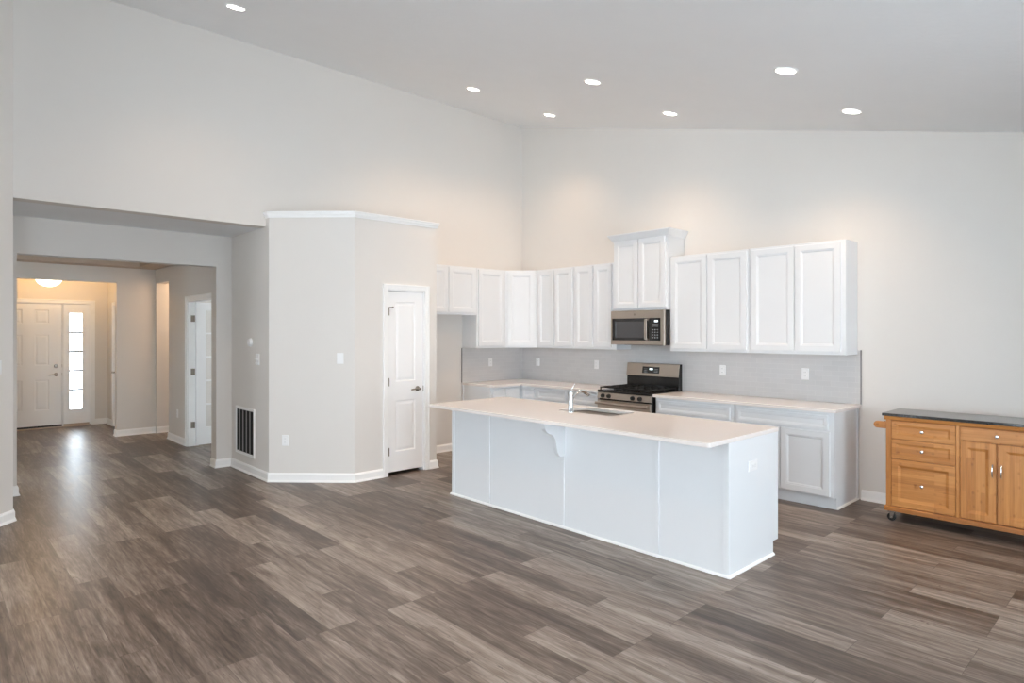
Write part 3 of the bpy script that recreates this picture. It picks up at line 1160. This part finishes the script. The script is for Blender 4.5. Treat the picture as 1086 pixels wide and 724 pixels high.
rg = [rect_ring(m, hw + 0.012, hd + 0.012, 0.05, -0.001), rect_ring(m, hw, hd, 0.045, -0.001), rect_ring(m, hw - 0.004, hd - 0.004, 0.045, -0.17),
      rect_ring(m, hw - 0.03, hd - 0.03, 0.04, -0.20), rect_ring(m, 0.04, 0.04, 0.035, -0.205)]
rg2 = [rect_ring(m, 0.04, 0.04, 0.035, -0.208), rect_ring(m, hw - 0.028, hd - 0.028, 0.04, -0.203), rect_ring(m, hw - 0.001, hd - 0.001, 0.045, -0.17), rect_ring(m, hw + 0.012, hd + 0.012, 0.05, -0.004)]
m.loft(rg + rg2)
m.build('bowl', 'sink_steel', s, True)
m = MB()
m.lathe([(0.042, -0.203), (0.042, -0.200), (0.030, -0.199), (0.026, -0.206)], (0, 0, 0), (0, 0, 1))
m.build('drain', 'chrome', s, True)

# faucet
f = thing('faucet', 'chrome single-lever pull-out faucet standing beside the island sink', 'faucet', (3.184, -2.492, CT))
m = MB()
m.lathe([(0.030, 0), (0.030, 0.006), (0.026, 0.014), (0.0225, 0.022), (0.0215, 0.15), (0.022, 0.168), (0.019, 0.182), (0.010, 0.188)], seg=28)
m.build('body', 'chrome', f, True)
m = MB()
m.tube([(0, 0.012, 0.100), (0, 0.045, 0.135), (0, 0.075, 0.160), (0, 0.100, 0.172), (0, 0.130, 0.176)], [0.011, 0.011, 0.012, 0.013, 0.014])
m.build('spout', 'chrome', f, True)
m = MB()
m.tube([(0, 0.128, 0.1765), (0, 0.165, 0.174), (0, 0.205, 0.163), (0, 0.240, 0.148)], [0.0145, 0.017, 0.018, 0.016])
m.tube([(0, 0.170, 0.160), (0, 0.205, 0.148), (0, 0.232, 0.136)], [0.009, 0.012, 0.010])
m.build('spray_head', 'chrome', f, True)
MB().cyl((0, 0.235, 0.139), (0.0, 0.242, 0.131), 0.012, 16).build('spray_face', 'black_plastic', f)
m = MB()
m.tube([(0, 0.0, 0.182), (0.004, 0.012, 0.205), (0.012, 0.026, 0.228), (0.02, 0.036, 0.246)], [0.009, 0.0045, 0.004, 0.005])
m.build('handle', 'chrome', f, True)

# ------------------------------------------------------------------ microwave
c = thing('microwave', 'stainless over-the-range microwave with dark door window and keypad', 'microwave', (2.003, 0, 1.455))
W, H = 0.760, 0.410
m = MB()
m.box(0.004, W - 0.004, -0.385, -0.002, 0.006, H)
m.build('case', 'black_enamel', c, bevel=0.003)
m = MB()
m.slab([0, 0.022, 0.548, 0.554, 0.712, W], [0.004, 0.055, 0.318, H - 0.002], {(1, 1): 'hole', (3, 1): 'hole'}, -0.420, 0.035)
fr = m.build('front_frame', 'steel', c)
m = MB()
m.slab([0.0225, 0.0695, 0.490, 0.5475], [0.0555, 0.085, 0.285, 0.3175], {(1, 1): [(0.003, 0.002)]}, -0.418, 0.012)
m.build('door_window', 'dark_glass', c)
MB().box(0.075, 0.484, -0.4172, -0.4162, 0.090, 0.280).build('window_screen', 'window_mesh', c)
MB().box(0.5545, 0.7115, -0.417, -0.400, 0.0555, 0.3175).build('control_panel', 'dark_glass', c)
m = MB()
m.prism([(-0.420, 0.060), (-0.455, 0.070), (-0.458, 0.18), (-0.455, 0.302), (-0.420, 0.312), (-0.420, 0.290), (-0.443, 0.286), (-0.443, 0.086), (-0.420, 0.080)], 0.512, 0.545, 'yz')
m.build('handle', 'steel', c, bevel=0.003)
MB().box(0.628, 0.675, -0.4185, -0.417, 0.272, 0.292).build('display', 'display', c)
m = MB()
for i in range(4):
    for j in range(3):
        m.box(0.595 + j * 0.034, 0.611 + j * 0.034, -0.4180, -0.417, 0.085 + i * 0.030, 0.097 + i * 0.030)
for i in range(2):
    m.box(0.597, 0.680, -0.4180, -0.417, 0.218 + i * 0.022, 0.224 + i * 0.022)
m.build('keypad', 'gray_face', c)
m = MB()
m.lathe([(0.013, 0), (0.013, 0.0015), (0.011, 0.002)], (0.352, -0.4195, 0.362), (0, -1, 0), 24)
m.build('round_emblem', 'nickel', c)
m = MB()
for i in range(9):
    m.box(0.12 + i * 0.06, 0.15 + i * 0.06, -0.30, -0.10, -0.001, 0.005)
m.build('underside_vent', 'dark', c)

# ------------------------------------------------------------------ gas range
c = thing('gas_range', 'stainless gas range with black grates and a tall backguard', 'range', (1.992, 0, 0))
W = 0.758
m = MB()
m.box(0.002, W - 0.002, -0.630, -0.018, 0.03, 0.895)
m.build('body', 'black_enamel', c, bevel=0.003)
m = MB()
m.box(0.0, W, -0.665, -0.085, 0.895, 0.921)
m.build('cooktop', 'black_enamel', c, bevel=0.006)
m = MB()
m.prism([(-0.630, 0.815), (-0.668, 0.820), (-0.662, 0.889), (-0.630, 0.893)], 0.0, W, 'yz')
m.build('knob_panel', 'steel', c, bevel=0.002)
for i, kx in enumerate((0.085, 0.176, 0.515, 0.615)):
    m = MB()
    m.lathe([(0.027, 0), (0.027, 0.005), (0.022, 0.008), (0.021, 0.026), (0.017, 0.030)], (kx, -0.664, 0.852), (0, -1, 0.05), 24)
    m.box(kx - 0.004, kx + 0.004, -0.700, -0.690, 0.834, 0.872)
    m.build('knob', 'black_plastic', c, True)
m = MB()
m.slab([0.003, 0.10, W - 0.10, W - 0.003], [0.215, 0.36, 0.60, 0.800], {(1, 1): [(0.004, 0.003)]}, -0.668, 0.036)
dr = m.build('oven_door', 'steel', c)
MB().box(0.106, W - 0.106, -0.6665, -0.664, 0.366, 0.594).build('oven_window', 'dark_glass', dr)
m = MB()
m.tube([(0.012, -0.714, 0.768), (0.2, -0.722, 0.768), (W / 2, -0.724, 0.768), (W - 0.2, -0.722, 0.768), (W - 0.012, -0.714, 0.768)], 0.016, 16)
for kx in (0.035, W - 0.035):
    m.box(kx - 0.012, kx + 0.012, -0.712, -0.666, 0.755, 0.781)
m.build('handle', 'steel', dr, True)
m = MB()
m.slab([0.003, W - 0.003], [0.055, 0.205], {}, -0.664, 0.034)
m.build('storage_drawer', 'steel', c)
for kx in (0.05, W - 0.05):
    for ky in (-0.58, -0.08):
        m = MB()
        m.cyl((kx, ky, 0), (kx, ky, 0.03), 0.018, 16)
        m.build('foot', 'black_plastic', c)
m = MB()
m.prism([(-0.012, 0.895), (-0.085, 0.895), (-0.080, 1.068), (-0.090, 1.072), (-0.066, 1.222), (-0.012, 1.226)], 0.006, W - 0.004, 'yz')
m.build('backguard', 'black_enamel', c, bevel=0.003)
m = MB()
m.prism([(-0.0902, 1.072), (-0.098, 1.072), (-0.074, 1.222), (-0.060, 1.228), (-0.060, 1.224), (-0.0662, 1.222)], 0.006, W - 0.004, 'yz')
m.build('backguard_panel', 'steel', c, bevel=0.002)
bgy = lambda z: -0.098 + (z - 1.072) * 0.16 - 0.0008


def bg_plate(x0, x1, z0, z1, lift, name, mat):
    m = MB()
    m.prism([(bgy(z0) - lift, z0), (bgy(z1) - lift, z1), (bgy(z1) + 0.003, z1), (bgy(z0) + 0.003, z0)], x0, x1, 'yz')
    return m.build(name, mat, c)


bg_plate(0.242, 0.486, 1.106, 1.186, 0.001, 'display_panel', 'dark_glass')
bg_plate(0.345, 0.392, 1.148, 1.166, 0.002, 'display', 'display')
for i in range(3):
    for sx in (0.262, 0.412):
        m = MB()
        z = 1.120 + i * 0.018
        m.prism([(bgy(z) - 0.0018, z), (bgy(z) - 0.0018, z + 0.005), (bgy(z) + 0.001, z + 0.005), (bgy(z) + 0.001, z)], sx, sx + 0.055, 'yz')
        m.build('button', 'gray_face', c)
# burners and grates
for bx in (0.185, 0.573):
    for by in (-0.50, -0.24):
        m = MB()
        m.lathe([(0.055, 0.920), (0.055, 0.926), (0.036, 0.928), (0.036, 0.938), (0.030, 0.942), (0.004, 0.943)], (bx, by, 0), (0, 0, 1), 24)
        m.build('burner', 'cast_iron', c, True)
for gx0, gx1 in ((0.020, 0.376), (0.382, 0.738)):
    m = MB()
    for y in (-0.635, -0.50, -0.370, -0.24, -0.115):
        m.box(gx0, gx1, y - 0.006, y + 0.006, 0.944, 0.958)
    for xx in (gx0 + 0.006, (gx0 + gx1) / 2, gx1 - 0.006):
        m.box(xx - 0.006, xx + 0.006, -0.640, -0.110, 0.942, 0.957)
    for xx in (gx0 + 0.08, gx1 - 0.08):
        m.box(xx - 0.005, xx + 0.005, -0.60, -0.14, 0.946, 0.956)
    for xx in (gx0 + 0.006, gx1 - 0.006):
        for y in (-0.632, -0.37, -0.118):
            m.box(xx - 0.007, xx + 0.007, y - 0.007, y + 0.007, 0.9205, 0.945)
    m.build('grate', 'cast_iron', c, bevel=0.002)

# ------------------------------------------------------------------ bamboo cart
X0, W = 5.066, 1.052
FY = -0.555
c = thing('kitchen_cart', 'bamboo rolling kitchen cart with a dark stone top against the bare wall', 'kitchen cart', (X0, FY, 0))
m = MB()
m.box(0, W, 0.012, 0.425, 0.128, 0.884)
m.build('carcass', 'bamboo_v', c)
for x0, x1 in ((0, 0.042), (0.500, 0.526), (W - 0.042, W)):
    MB().box(x0, x1, -0.006, 0.011, 0.128, 0.884).build('stile', 'bamboo_v', c, bevel=0.002)
m = MB()
m.prism([(-0.004, 0.860), (-0.010, 0.864), (-0.012, 0.874), (-0.022, 0.886), (-0.024, 0.894), (0.430, 0.894), (0.430, 0.860)], -0.012, W + 0.012, 'yz')
m.build('top_moulding', 'bamboo_h', c, bevel=0.001)
m = MB()
m.box(-0.012, W + 0.012, -0.020, 0.430, 0.086, 0.128)
m.build('bottom_rail', 'bamboo_dark', c, bevel=0.006)
m = MB()
m.box(-0.024, W + 0.024, -0.036, 0.440, 0.894, 0.918)
m.build('stone_top', 'granite', c, bevel=0.004)
RAISE = [(0.032, 0.0), (0.034, 0.002), (0.050, 0.010)]
RAISE2 = [(0.045, 0.0), (0.047, 0.002), (0.066, 0.012)]


def knob(parent, x, z):
    m = MB()
    m.lathe([(0.007, 0), (0.006, 0.010), (0.012, 0.015), (0.0145, 0.021), (0.012, 0.027), (0.004, 0.029)], (x, -0.012, z), (0, -1, 0), 20)
    return m.build('knob', 'chrome', parent, True)


for z0, z1, pr_ in ((0.706, 0.858, RAISE), (0.539, 0.700, RAISE), (0.134, 0.532, RAISE2)):
    dr = MB().slab([0.044, 0.498], [z0, z1], {(0, 0): pr_}, -0.012, 0.020).build('drawer', 'bamboo_h', c)
    knob(dr, 0.271, (z0 + z1) / 2)
dr = MB().slab([0.528, W - 0.044], [0.754, 0.856], {}, -0.012, 0.020).build('drawer', 'bamboo_h', c)
knob(dr, 0.768, 0.805)
for s, (x0, x1) in ((1, (0.530, 0.760)), (-1, (0.772, W - 0.046))):
    dr = MB().slab([x0, x1], [0.136, 0.744], {(0, 0): RAISE2}, -0.012, 0.020).build('door', 'bamboo_v', c)
    hx = x1 - 0.022 if s > 0 else x0 + 0.022
    m = MB()
    m.tube([(hx, -0.012, 0.585), (hx, -0.030, 0.572), (hx, -0.040, 0.535), (hx, -0.030, 0.498), (hx, -0.012, 0.485)], [0.0065, 0.0055, 0.005, 0.0055, 0.0065], 12)
    m.build('pull', 'chrome', dr, True)
# side towel rail: two brackets and a dowel
for y0 in (0.020, 0.395):
    m = MB()
    pts = [(0, 0.779), (0, 0.838)] + [(-0.075 - 0.0295 * math.sin(a_), 0.8085 + 0.0295 * math.cos(a_)) for a_ in [PI * i / 10 for i in range(11)]]
    m.prism(pts, y0, y0 + 0.022, 'xz')
    m.build('rail_bracket', 'bamboo_h', c, bevel=0.003)
MB().cyl((-0.074, 0.012, 0.8085), (-0.074, 0.425, 0.8085), 0.011, 16).build('towel_rail', 'bamboo_dark', c)
for cx_ in (0.040, W - 0.04):
    for cy_ in (0.010, 0.385):
        m = MB()
        m.cyl((cx_, cy_ - 0.012, 0.034), (cx_, cy_ + 0.012, 0.034), 0.034, 24)
        wh = m.build('caster', 'black_plastic', c, True, bevel=0.004)
        m = MB()
        m.prism([(cx_ - 0.010, 0.026), (cx_ + 0.010, 0.026), (cx_ + 0.024, 0.076), (cx_ - 0.010, 0.076)], cy_ - 0.019, cy_ - 0.015, 'xz')
        m.prism([(cx_ - 0.010, 0.026), (cx_ + 0.010, 0.026), (cx_ + 0.024, 0.076), (cx_ - 0.010, 0.076)], cy_ + 0.015, cy_ + 0.019, 'xz')
        m.box(cx_ - 0.024, cx_ + 0.024, cy_ - 0.024, cy_ + 0.024, 0.074, 0.086)
        m.cyl((cx_, cy_ - 0.021, 0.034), (cx_, cy_ + 0.021, 0.034), 0.007, 12)
        m.build('fork', 'chrome', wh)


# ------------------------------------------------------------------ outlets, switches and other wall fittings
def outlet(label, loc, rotz, group=None, turn=False):
    c = thing('outlet', label, 'outlet', loc, rotz, group)
    w_, h_ = (0.062, 0.036) if turn else (0.036, 0.058)
    w_, h_ = w_, h_
    m = MB()
    m.slab([-w_, w_], [-h_, h_], {}, -0.006, 0.006, 0.003)
    m.build('cover_plate', 'plastic', c)
    for s in (-1, 1):
        px, pz = (s * 0.020, 0) if turn else (0, s * 0.020)
        m = MB()
        m.lathe([(0.0165, 0), (0.0165, 0.0025), (0.015, 0.003)], (px, -0.006, pz), (0, -1, 0), 20)
        sk = m.build('socket', 'plastic', c)
        m = MB()
        for q in (-1, 1):
            if turn:
                m.box(px - 0.004, px + 0.004, -0.0095, -0.0088, q * 0.006 - 0.0012, q * 0.006 + 0.0012)
            else:
                m.box(q * 0.006 - 0.0012, q * 0.006 + 0.0012, -0.0095, -0.0088, pz - 0.004, pz + 0.004)
        m.build('slot', 'slot', sk)
    return c


def switch(label, loc, rotz):
    c = thing('light_switch', label, 'switch', loc, rotz)
    m = MB()
    m.slab([-0.036, 0.036], [-0.058, 0.058], {}, -0.006, 0.006, 0.003)
    m.build('cover_plate', 'plastic', c)
    m = MB()
    m.prism([(-0.006, -0.034), (-0.0085, -0.034), (-0.012, 0.030), (-0.0105, 0.034), (-0.006, 0.034)], -0.017, 0.017, 'yz')
    m.build('rocker', 'plastic', c, bevel=0.001)
    return c


outlet('white outlet on the backsplash of the short wall near the fridge space', (0.010, -0.640, 1.178), PI / 2)
outlet('white outlet on the backsplash closest to the inside corner of the range wall', (0.345, -0.010, 1.174), 0)
outlet('white outlet on the backsplash below the cabinets just before the range', (1.445, -0.010, 1.176), 0)
outlet('white outlet on the backsplash between the range and the last outlet', (3.262, -0.010, 1.179), 0)
outlet('white outlet on the backsplash at the open end near the bare wall', (4.170, -0.010, 1.181), 0)
outlet('sideways white outlet on the end panel of the island', (IX1 + 0.0005, -2.415, 0.690), PI / 2, turn=True)
q = 1 / math.sqrt(2)
outlet('white outlet low on the angled pantry wall', (0.211 + 0.0007, -3.738 - 0.0007, 0.446), PI / 4)
switch('white rocker switch on the angled pantry wall', (0.632 + 0.0007, -3.317 - 0.0007, 1.327), PI / 4)
switch('white switch on the wall edge cut by the photo border', (0.110, OPEN_Y0 - 0.110, 1.315), 3 * PI / 4)
outlet('white outlet low on the hall wall beside the glazed study door', (-3.25, HALL_Y - 0.0003, 0.42), 0)

c = thing('thermostat', 'white thermostat box below the round sensor on the pantry flank', 'thermostat', (-0.225, PY, 1.306))
m = MB()
m.slab([-0.050, 0.050], [-0.062, 0.062], {}, -0.006, 0.006, 0.002)
m.build('base_plate', 'plastic', c)
m = MB()
m.box(-0.040, 0.040, -0.024, -0.006, -0.004, 0.004)
m.box(-0.044, 0.044, -0.016, -0.006, -0.052, -0.040)
m.build('cover_rib', 'plastic', c, bevel=0.002)
c = thing('door_chime', 'small round white sensor above the thermostat on the pantry flank', 'sensor', (-0.425, PY, 1.492))
m = MB()
m.lathe([(0.046, 0), (0.046, 0.012), (0.040, 0.026), (0.022, 0.034), (0.002, 0.036)], (0, 0, 0), (0, -1, 0), 28)
m.build('housing', 'plastic', c, True)
MB().lathe([(0.050, 0), (0.050, 0.004)], (0, 0, 0), (0, -1, 0), 28).build('mounting_ring', 'plastic', c)

# return-air grille
c = thing('air_vent', 'white return-air vent grille low on the pantry flank', 'vent', (-0.592, PY, 0.466))
hw, hh = 0.290, 0.275
m = MB()
m.slab([-hw, -hw + 0.03, hw - 0.03, hw], [-hh, -hh + 0.03, hh - 0.03, hh], {(1, 1): 'hole'}, -0.010, 0.0095)
m.build('grille_frame', 'trim', c)
MB().box(-hw + 0.028, hw - 0.028, -0.0012, -0.0004, -hh + 0.028, hh - 0.028).build('duct_opening', 'dark', c)
for i in range(1, 5):
    xx = -hw + 0.03 + i * (2 * hw - 0.06) / 5
    m = MB()
    m.prism([(xx - 0.016, -0.0075), (xx + 0.016, -0.0090), (xx + 0.016, -0.0075), (xx - 0.016, -0.0060)], -hh + 0.0305, hh - 0.0305)
    m.build('blade', 'blade', c)

# ------------------------------------------------------------------ ceiling lights
ang = math.atan(CSL)
proto = None
LIGHTS = [((1.320, -4.646), 'recessed light over the wide hall opening, alone near the photo top'),
          ((1.310, -2.033), 'recessed light above the fridge space, nearest the tall wall in the front row'),
          ((3.045, -2.030), 'recessed light above the island, middle of the front row'),
          ((4.840, -2.020), 'recessed light above the island end, brightest largest of the front row'),
          ((1.320, -0.785), 'recessed light above the corner cabinets, nearest the tall wall in the back row'),
          ((3.080, -0.790), 'recessed light above the range, middle of the back row'),
          ((4.870, -0.795), 'recessed light above the end cabinet, lowest of the back row'),
          ((3.060, -4.650), 'added unseen recessed light over the open floor in line with the island lights'),  # this and the next three: added out of view to warm floor and walls
          ((4.860, -4.650), 'added unseen recessed light over the open floor beyond the island end'),
          ((3.060, -7.300), 'added unseen recessed light over the open floor near the tall windows'),
          ((4.860, -7.300), 'added unseen recessed light over the open floor closest to the widest window')]
for (x, y), lab in LIGHTS:
    if proto is None:
        proto = thing('recessed_light', lab, 'ceiling light', (x, y, cz(x)), 0, 'recessed ceiling lights')
        m = MB()
        m.lathe([(0.056, -0.001), (0.060, -0.006), (0.078, -0.008), (0.084, -0.003), (0.084, 0.0)], (0, 0, 0), (0, 0, 1), 36)
        tr = m.build('trim_ring', 'trim', proto, True)
        m = MB()
        m.lathe([(0.066, -0.010), (0.064, -0.006), (0.055, -0.004)], (0, 0, 0), (0, 0, 1), 36)
        m.build('lens', 'lamp', proto)
        proto.rotation_euler = (0, -ang, 0)
        r = proto
    else:
        r = copy_thing(proto, (x, y, cz(x)), lab, 'recessed ceiling lights')
    d = bpy.data.lights.new('recessed_lamp', 'SPOT')
    d.energy = DOWN
    d.color = WARM
    d.spot_size = math.radians(120)
    d.spot_blend = 0.95
    d.shadow_soft_size = 0.06
    lo = bpy.data.objects.new('recessed_lamp', d)
    COL.objects.link(lo)
    lo.parent = r
    lo.location = (0, 0, -0.02)

c = thing('flush_mount_light', 'glowing bowl ceiling light in the foyer', 'ceiling light', (-5.25, -5.15, 2.60))
m = MB()
m.lathe([(0.002, 0), (0.13, 0), (0.14, -0.02), (0.12, -0.045), (0.02, -0.05)], (0, 0, 0), (0, 0, 1), 32)
m.build('canopy', 'nickel', c, True)
m = MB()
m.lathe([(0.163, -0.150)] + [(0.168 * math.cos(a_), -0.160 - 0.125 * math.sin(a_)) for a_ in [PI / 2 * i / 9 for i in range(9)]] + [(0.004, -0.285)], (0, 0, 0), (0, 0, 1), 40)
m.build('glass_bowl', 'bowl', c, True)
MB().cyl((0, 0, -0.05), (0, 0, -0.152), 0.03, 16).build('stem', 'nickel', c, True)
for (loc, e_, col_) in (((-5.25, -5.15, 2.50), 42, (1, 0.56, 0.19)),):
    d = bpy.data.lights.new('bowl_lamp', 'POINT')
    d.energy = e_
    d.color = col_
    d.shadow_soft_size = 0.10
    lo = bpy.data.objects.new('bowl_lamp', d)
    COL.objects.link(lo)
    lo.location = loc
d = bpy.data.lights.new('passage_lamp', 'POINT')
d.energy = 10
d.color = (1, 0.68, 0.42)
d.shadow_soft_size = 0.1
lo = bpy.data.objects.new('passage_lamp', d)
COL.objects.link(lo)
lo.location = (-4.05, -3.0, 2.4)
d = bpy.data.lights.new('study_fill', 'POINT')  # no known fixture: unseen fill added to light the closed study
d.energy = 0.5
d.color = (1, 0.85, 0.7)
d.shadow_soft_size = 0.1
lo = bpy.data.objects.new('study_fill', d)
COL.objects.link(lo)
lo.location = (-2.0, -2.2, 2.35)
